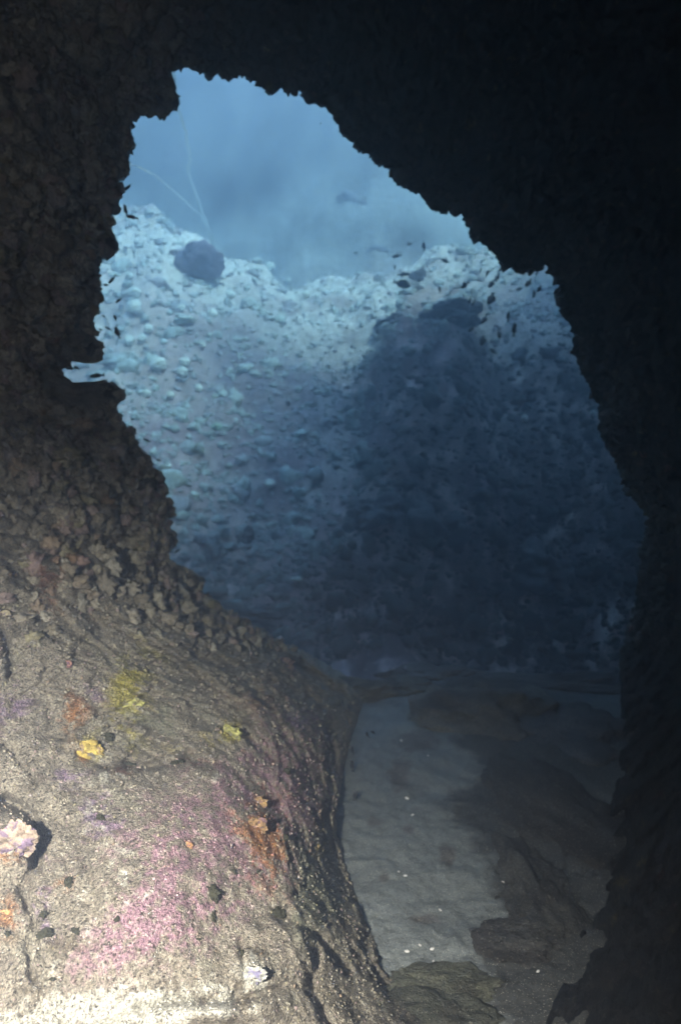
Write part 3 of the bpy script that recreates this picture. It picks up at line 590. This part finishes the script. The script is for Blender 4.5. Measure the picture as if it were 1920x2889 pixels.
# rubble and small corals nobody could count
nr = 12000
pxs = rng.uniform(150, 1520, nr * 3); pys = rng.uniform(480, 1530, nr * 3)
VV = []; FF = []; CC = []; cnt = 0
bv, bf = ICO[2]
yy_ = np.linspace(9.5, 24, 260)
for a in range(nr):
    px_, py_ = pxs[a], pys[a]
    zz = CAMZ + (1180 - py_) / F * yy_; xx_ = (px_ - 784) / F * yy_
    if a % 500 == 0: pass
    hh = reef_h(xx_, yy_) + 0; k = np.argmax(zz < hh)
    if k == 0: continue
    VV.append((xx_[k], yy_[k])); cnt += 1
VV = np.array(VV); zz = reef_full(VV[:, 0], VV[:, 1])
rad = np.exp(rng.normal(-3.35, .5, len(VV))).clip(.015, .15)
verts = []; fcs = []; ccs = []
pal = np.array([(.40, .43, .44), (.36, .38, .39), (.34, .34, .37), (.46, .50, .50), (.36, .34, .39), (.56, .6, .6)])
pch = rng.choice(6, len(VV), p=[.3, .25, .2, .12, .1, .03])
rad[::45] = rng.uniform(.09, .20, len(rad[::45]))
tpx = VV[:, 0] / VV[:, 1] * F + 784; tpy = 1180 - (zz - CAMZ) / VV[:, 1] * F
tone = 1.25 - 1.15 * np.clip(sstep(640, 950, tpx) * sstep(700, 860, tpy) + .7 * sstep(1150, 1350, tpy), 0, 1)  # stones darkened to match the dark mass and the painted shade
for k in range(len(VV)):
    j = np.clip(rng.normal(1, .30, (len(bv), 1)), .4, 1.7); s3 = rad[k] * np.array([rng.uniform(.7, 1.5), rng.uniform(.7, 1.3), rng.uniform(.7, 1.2)])
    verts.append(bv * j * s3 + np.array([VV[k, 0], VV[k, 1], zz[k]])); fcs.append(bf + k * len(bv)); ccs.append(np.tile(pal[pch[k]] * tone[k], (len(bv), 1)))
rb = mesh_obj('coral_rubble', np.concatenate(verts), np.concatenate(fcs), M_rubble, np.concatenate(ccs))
tag(rb, 'small broken corals and stones covering the far slope', 'rubble', None, 'stuff')

# ------------------------------------------------------------------ thin white whip corals
def tube(name, pts, rad, mat, parent=None):
    pts = [np.array(p[:]) for p in pts]
    fine = []
    for a, b in zip(pts[:-1], pts[1:]):
        for t in np.linspace(0, 1, 6)[:-1]: fine.append(a * (1 - t) + b * t)
    fine.append(pts[-1]); fine = np.array(fine)
    fine += rng.normal(0, rad * .2, fine.shape)
    v = []; n = 8
    for i, p in enumerate(fine):
        r = rad * (1 - .3 * i / len(fine))
        for k in range(n):
            a = 2 * math.pi * k / n; v.append(p + np.array([math.cos(a) * r, math.sin(a) * r, .3 * math.sin(a) * r]))
    return mesh_obj(name, v, grid_faces(len(fine), n, True), mat, None, parent)
M_whip, ntw, bw = mat_base('whip', .6); bw.inputs['Base Color'].default_value = (.85, .88, .88, 1)
hb = reef_hit(493, 572)
def line(pts, y0, y1): return [P(a, b, y0 + (y1 - y0) * k / (len(pts) - 1)) for k, (a, b) in enumerate(pts)]
w1p = [(493,578),(489,550),(480,525),(465,487),(455,455),(445,430),(436,405),(432,390),(439,370),(436,350),(430,330),(430,305),(421,283),(413,258),(406,225),(403,195)]
o = tube('thin_line', line(w1p + [(400, 150), (396, 90)], hb.y, 12.0), .050, M_whip); tag(o, 'long thin white line rising steeply in kinks to the roof edge', 'line')
w2p = [(478,525),(462,495),(440,478),(425,462),(408,448),(388,430),(370,415),(355,402),(345,399),(330,390),(315,384),(298,380)]
o = tube('thin_line', line(w2p + [(270, 372), (240, 360)], line(w1p, hb.y, 12.0)[2].y, 9.5), .044, M_whip); tag(o, 'thin white line slanting left to the cave wall', 'line')

# ------------------------------------------------------------------ fish
M_fish, ntf, bfs = mat_base('fish_skin', .5, .4)
tcf = nd(ntf, 'ShaderNodeTexCoord'); nf = nd(ntf, 'ShaderNodeTexNoise'); nf.inputs['Scale'].default_value = 40
rf = nd(ntf, 'ShaderNodeValToRGB'); rf.color_ramp.elements[0].color = (.015, .016, .022, 1); rf.color_ramp.elements[1].color = (.05, .05, .06, 1)
ntf.links.new(tcf.outputs['Object'], nf.inputs['Vector']); ntf.links.new(nf.outputs[0], rf.inputs[0]); ntf.links.new(rf.outputs[0], bfs.inputs['Base Color'])
M_red, ntr, br = mat_base('red_fish_skin', .5, .4); br.inputs['Base Color'].default_value = (.10, .03, .035, 1)
def fish_meshes(mat, deep=.32):
    prof = [(-.50, .004, .004), (-.485, .045, .030), (-.44, .09, .055), (-.36, .14, .085), (-.24, deep * .5, .10), (-.10, deep * .54, .105), (.05, deep * .48, .09), (.18, deep * .34, .06), (.28, deep * .19, .035), (.345, .036, .018), (.37, .034, .012)]
    v = []; n = 14
    for x, h, w in prof:
        for k in range(n):
            a = 2 * math.pi * k / n; v.append((x, math.cos(a) * w, math.sin(a) * h))
    f = grid_faces(len(prof), n, True)
    body = (np.array(v), f)
    def fin(outline, th=.008):
        m = len(outline); vv = [(x, th, z) for x, z in outline] + [(x, -th, z) for x, z in outline]
        ff = []
        c0_, c1_ = len(vv), len(vv) + 1
        cxm = sum(x for x, z in outline) / m; czm = sum(z for x, z in outline) / m
        vv += [(cxm, th, czm), (cxm, -th, czm)]
        for i in range(m):
            j = (i + 1) % m; ff += [(i, j, c0_), (j + m, i + m, c1_), (i, i + m, j + m), (i, j + m, j)]
        return np.array(vv), np.array(ff)
    tail = fin([(.34, .035), (.42, .09), (.52, .16), (.50, .06), (.455, 0), (.50, -.06), (.52, -.16), (.42, -.09), (.34, -.035)])
    dors = fin([(-.22, deep * .48), (-.12, deep * .72), (.0, deep * .74), (.12, deep * .62), (.22, deep * .40), (.20, deep * .22), (.05, deep * .42), (-.10, deep * .50)])
    anal = fin([(.02, -deep * .42), (.08, -deep * .64), (.18, -deep * .52), (.22, -deep * .34), (.20, -deep * .22), (.08, -deep * .40)])
    return body, tail, dors, anal
FM = {}
def fish_proto(key, mat, deep):
    b, t, d, a = fish_meshes(mat, deep)
    # whole small fish in one mesh, and the parted one
    off = 0; tv = []; tf = []
    bb = mesh_obj('fish', b[0], b[1], mat); FM[key] = [bb.data]
    for nm, part in (('tail_fin', t), ('dorsal_fin', d), ('anal_fin', a)):
        q_ = mesh_obj(nm, part[0], part[1], mat, smooth=False); FM[key].append(q_.data); bpy.data.objects.remove(q_)
    bpy.data.objects.remove(bb)
fish_proto('slim', M_fish, .26); fish_proto('deep', M_fish, .36); fish_proto('red', M_red, .28)
# px, py, length px, heading angle of tail->head in the picture (deg, 0=right, 90=up), depth, kind, yaw, label
LG = 'small dark fish hovering by the left rim'; RG = 'dark fish schooling at the right end of the opening'; SG = 'slender fish along the rock edge above the sand'; BG = 'dim fish over the bright crest'
FISH = [
(250,596,12,230,4.9,'slim',.5,'dark fish tucked under the pointed coral of the left rim',LG),
(259,644,20,240,4.9,'slim',.3,'larger dark fish pointing down left, third down the left rim',LG),
(245.6,657,8,200,5.2,'deep',.8,'tiny fish just below the larger slanting one',LG),
(273.7,693,13,230,5.0,'slim',.4,'dark fish slanting down left, alone out from the left rim',LG),
(230,718,8,200,5.2,'slim',.4,'tiny level fish touching the left rim',LG),
(240.6,729,5,180,5.6,'deep',1.0,'smallest fish, a dark dot off the left rim',LG),
(266,734,9,90,5.0,'deep',.9,'small diamond shaped fish seen end on',LG),
(233,760,7,160,5.2,'deep',.6,'tiny fish left of the bent one by the rim',LG),
(250,757.6,13,150,5.0,'slim',.2,'thin fish slanting between a tiny fish and a stout one',LG),
(271.3,767,20,105,4.9,'deep',.4,'stout steep fish at the bottom of the left group',LG),
(163.5,849.5,16,182,4.6,'slim',.3,'thin level fish inside the bright notch, left of its mate',LG),
(177,848,12,150,4.6,'slim',.3,'short slanting fish inside the bright notch',LG),
(224.5,866,25,188,4.6,'slim',.15,'largest fish of the notch, swimming left over the coral head',LG),
(298,343,10,95,5.3,'slim',.7,'little upright fish against the upper left rim',LG),
(294,432,19,250,5.2,'deep',.6,'plump dark fish slanting by the upper left rim',LG),
(290,485,17,95,5.2,'slim',.6,'slim upright fish above the reddish one',LG),
(305,501,20,175,5.2,'red',.3,'reddish fish swimming left by the upper rim',LG),
(307,966,8,180,4.8,'slim',.4,'tiny fish off the rim below the coral head',LG),
(339,1015,13,155,4.9,'slim',.3,'dark fish slanting off the rim at mid height',LG),
(367,1061,11,165,4.9,'slim',.3,'lone level fish below the slanting one',LG),
(409,1270,12,215,5.0,'slim',.3,'small fish beside the small coral head low on the rim',LG),
(391,1207,10,250,5.0,'slim',.5,'small dim fish against the lower left rim',LG),
(925,655,38,-20,12,'deep',.2,'biggest dark fish over the middle of the crest',BG),
(929,632,26,2,13,'slim',.2,'flat fish just above the biggest one',BG),
(914,590,22,200,14,'slim',.3,'faint fish high over the crest',BG),
(942,563,13,190,15,'deep',.5,'faint small fish, topmost over the crest',BG),
(976,568,16,100,15,'deep',.6,'faint stubby fish right of the topmost one',BG),
(1026,602,20,170,14,'deep',.4,'faint broad fish left of the right rim',BG),
(1000,598,7,180,13,'slim',.4,'tiny fish between two faint ones',BG),
(909,617,10,90,13,'slim',.7,'tiny upright fish above the flat one',BG),
(1012,668,12,90,12,'slim',.7,'tiny upright fish right of the biggest one',BG),
(1033,646,8,180,12,'deep',.4,'dot like fish between the biggest fish and the school',BG),
(820,583,12,200,14,'slim',.4,'faint fish low over the pale left part of crest',BG),
(738,286,5,60,7,'slim',.4,'tiny lone fish near the top of the opening',BG),
(1070,657,23,225,9.5,'deep',.4,'stout fish at the left end of the right school',RG),
(1131,654,25,240,9,'deep',.4,'stout dark fish in the upper middle of the school',RG),
(1144,640,24,245,9.6,'slim',.4,'slim fish close behind the stout upper one',RG),
(1216,652,24,238,8.6,'deep',.4,'dark fish high in the school under the hanging knob',RG),
(1196,666,17,205,9.4,'slim',.5,'short fish below left of the one under the knob',RG),
(1229,677,20,258,8.4,'slim',.5,'steep slim fish, left of the last pair',RG),
(1241,666,19,235,8.4,'deep',.4,'stubby fish, right one of the last pair',RG),
(1236,628,15,240,9,'slim',.4,'fish close under the scalloped roof edge',RG),
(1081.6,691,19,250,9.2,'slim',.4,'slim fish at left, front one of two close together',RG),
(1090,697,18,248,10,'slim',.4,'dim fish right behind the front one at left',RG),
(1130,688,33,245,9,'deep',.5,'widest blurred fish at the centre of the school',RG),
(1115,736,24,240,8.8,'deep',.4,'fish in mid school below the widest one',RG),
(1170,730,18,95,10,'slim',.6,'dim upright fish right of mid school',RG),
(1085,757,21,235,8.8,'deep',.4,'fish at the lower left of the school',RG),
(1111,785,25,255,8.8,'deep',.5,'steep fish at the bottom of the school',RG),
(1149,770,22,268,8.8,'slim',.6,'thin upright fish beside the longer upright one',RG),
(1184,760,26,92,8.8,'slim',.5,'longer upright fish low at the right of the school',RG),
(1136,810,20,150,9.5,'deep',.4,'lowest dim fish, lying nearly level',RG),
(1107,623,8,95,11,'slim',.6,'tiny fish above the school, left one of two',RG),
(1122,630,14,70,11,'slim',.6,'small fish above the school, right one of two',RG),
(1152,622,14,60,10.5,'slim',.5,'faint fish close to the steep roof edge',RG),
(812,1730,18,95,4.2,'slim',.2,'thin fish at rock edge, upper of three in a column',SG),
(811.5,1765,23,95,4.0,'slim',.2,'thin fish at rock edge, middle of three in a column',SG),
(817.5,1834,21,75,3.6,'slim',.2,'thin fish at rock edge, lowest of three in a column',SG),
(846.5,1693,14,115,4.4,'slim',.3,'small fish over the head of the sand, left of two',SG),
(860,1688,12,150,4.4,'slim',.3,'small fish over the head of the sand, right of two',SG),
(766,1700,15,80,3.2,'slim',.3,'dim fish in front of the rock shoulder, upper one',SG),
(762,1745,15,85,3.0,'slim',.3,'dim fish in front of the rock shoulder, lower one',SG),
(788,1620,12,100,4.6,'slim',.3,'tiny fish below the rock crest, left one',SG),
(802,1632,14,95,4.8,'slim',.3,'tiny fish below the rock crest, right one',SG),
]
for i, (px_, py_, ln, ang_, dep, kd, yaw, lb, gp) in enumerate(FISH):
    Lm = (1.08 if dep > 7 else 1.28) * ln * dep / F / max(.55, math.cos(yaw))
    ms = FM[kd]
    o = bpy.data.objects.new('fish', ms[0]); COL.objects.link(o)
    a = math.radians(ang_)
    # model swims towards -X; turn so the head points along the angle in the picture plane, then yaw a little
    hd = Vector((math.cos(a), 0, math.sin(a)))
    xax = (-hd * math.cos(yaw) + Vector((0, 1, 0)) * math.sin(yaw)).normalized()
    up = Vector((0, 0, 1)) if abs(hd.z) < .8 else Vector((-math.copysign(1, hd.z or 1) * .9, 0, .3))
    yax = up.cross(xax).normalized(); zax = xax.cross(yax).normalized()
    M4 = Matrix((xax, yax, zax)).transposed().to_4x4()
    o.matrix_world = Matrix.Translation(P(px_, py_, dep)) @ M4 @ Matrix.Scale(Lm, 4)
    tag(o, lb, 'fish', gp)
    if ln >= 12:
        for nm, me in zip(('tail_fin', 'dorsal_fin', 'anal_fin'), ms[1:]):
            c = bpy.data.objects.new(nm, me); COL.objects.link(c); c.parent = o

# ------------------------------------------------------------------ the water's own haze
HX, HY0, HY1, HZ0, HZ1 = 46, -6.5, 56, -4.2, 27
hv = [(x, y, z) for x in (-HX, HX) for y in (HY0, HY1) for z in (HZ0, HZ1)]
hf = [(0, 1, 3, 2), (4, 6, 7, 5), (0, 4, 5, 1), (2, 3, 7, 6), (0, 2, 6, 4), (1, 5, 7, 3)]
M_haze = bpy.data.materials.new('haze'); M_haze.use_nodes = True; hn = M_haze.node_tree; hn.nodes.clear()
pv = hn.nodes.new('ShaderNodeVolumePrincipled'); ho = hn.nodes.new('ShaderNodeOutputMaterial')
pv.inputs['Color'].default_value = (.36, .46, .70, 1); pv.inputs['Absorption Color'].default_value = (.04, .22, .50, 1)
pv.inputs['Density'].default_value = .108; pv.inputs['Anisotropy'].default_value = 0.55
hn.links.new(pv.outputs[0], ho.inputs['Volume'])
hz = mesh_obj('haze', hv, hf, M_haze, smooth=False); tag(hz, 'blue water haze filling the scene', 'haze', None, 'stuff')
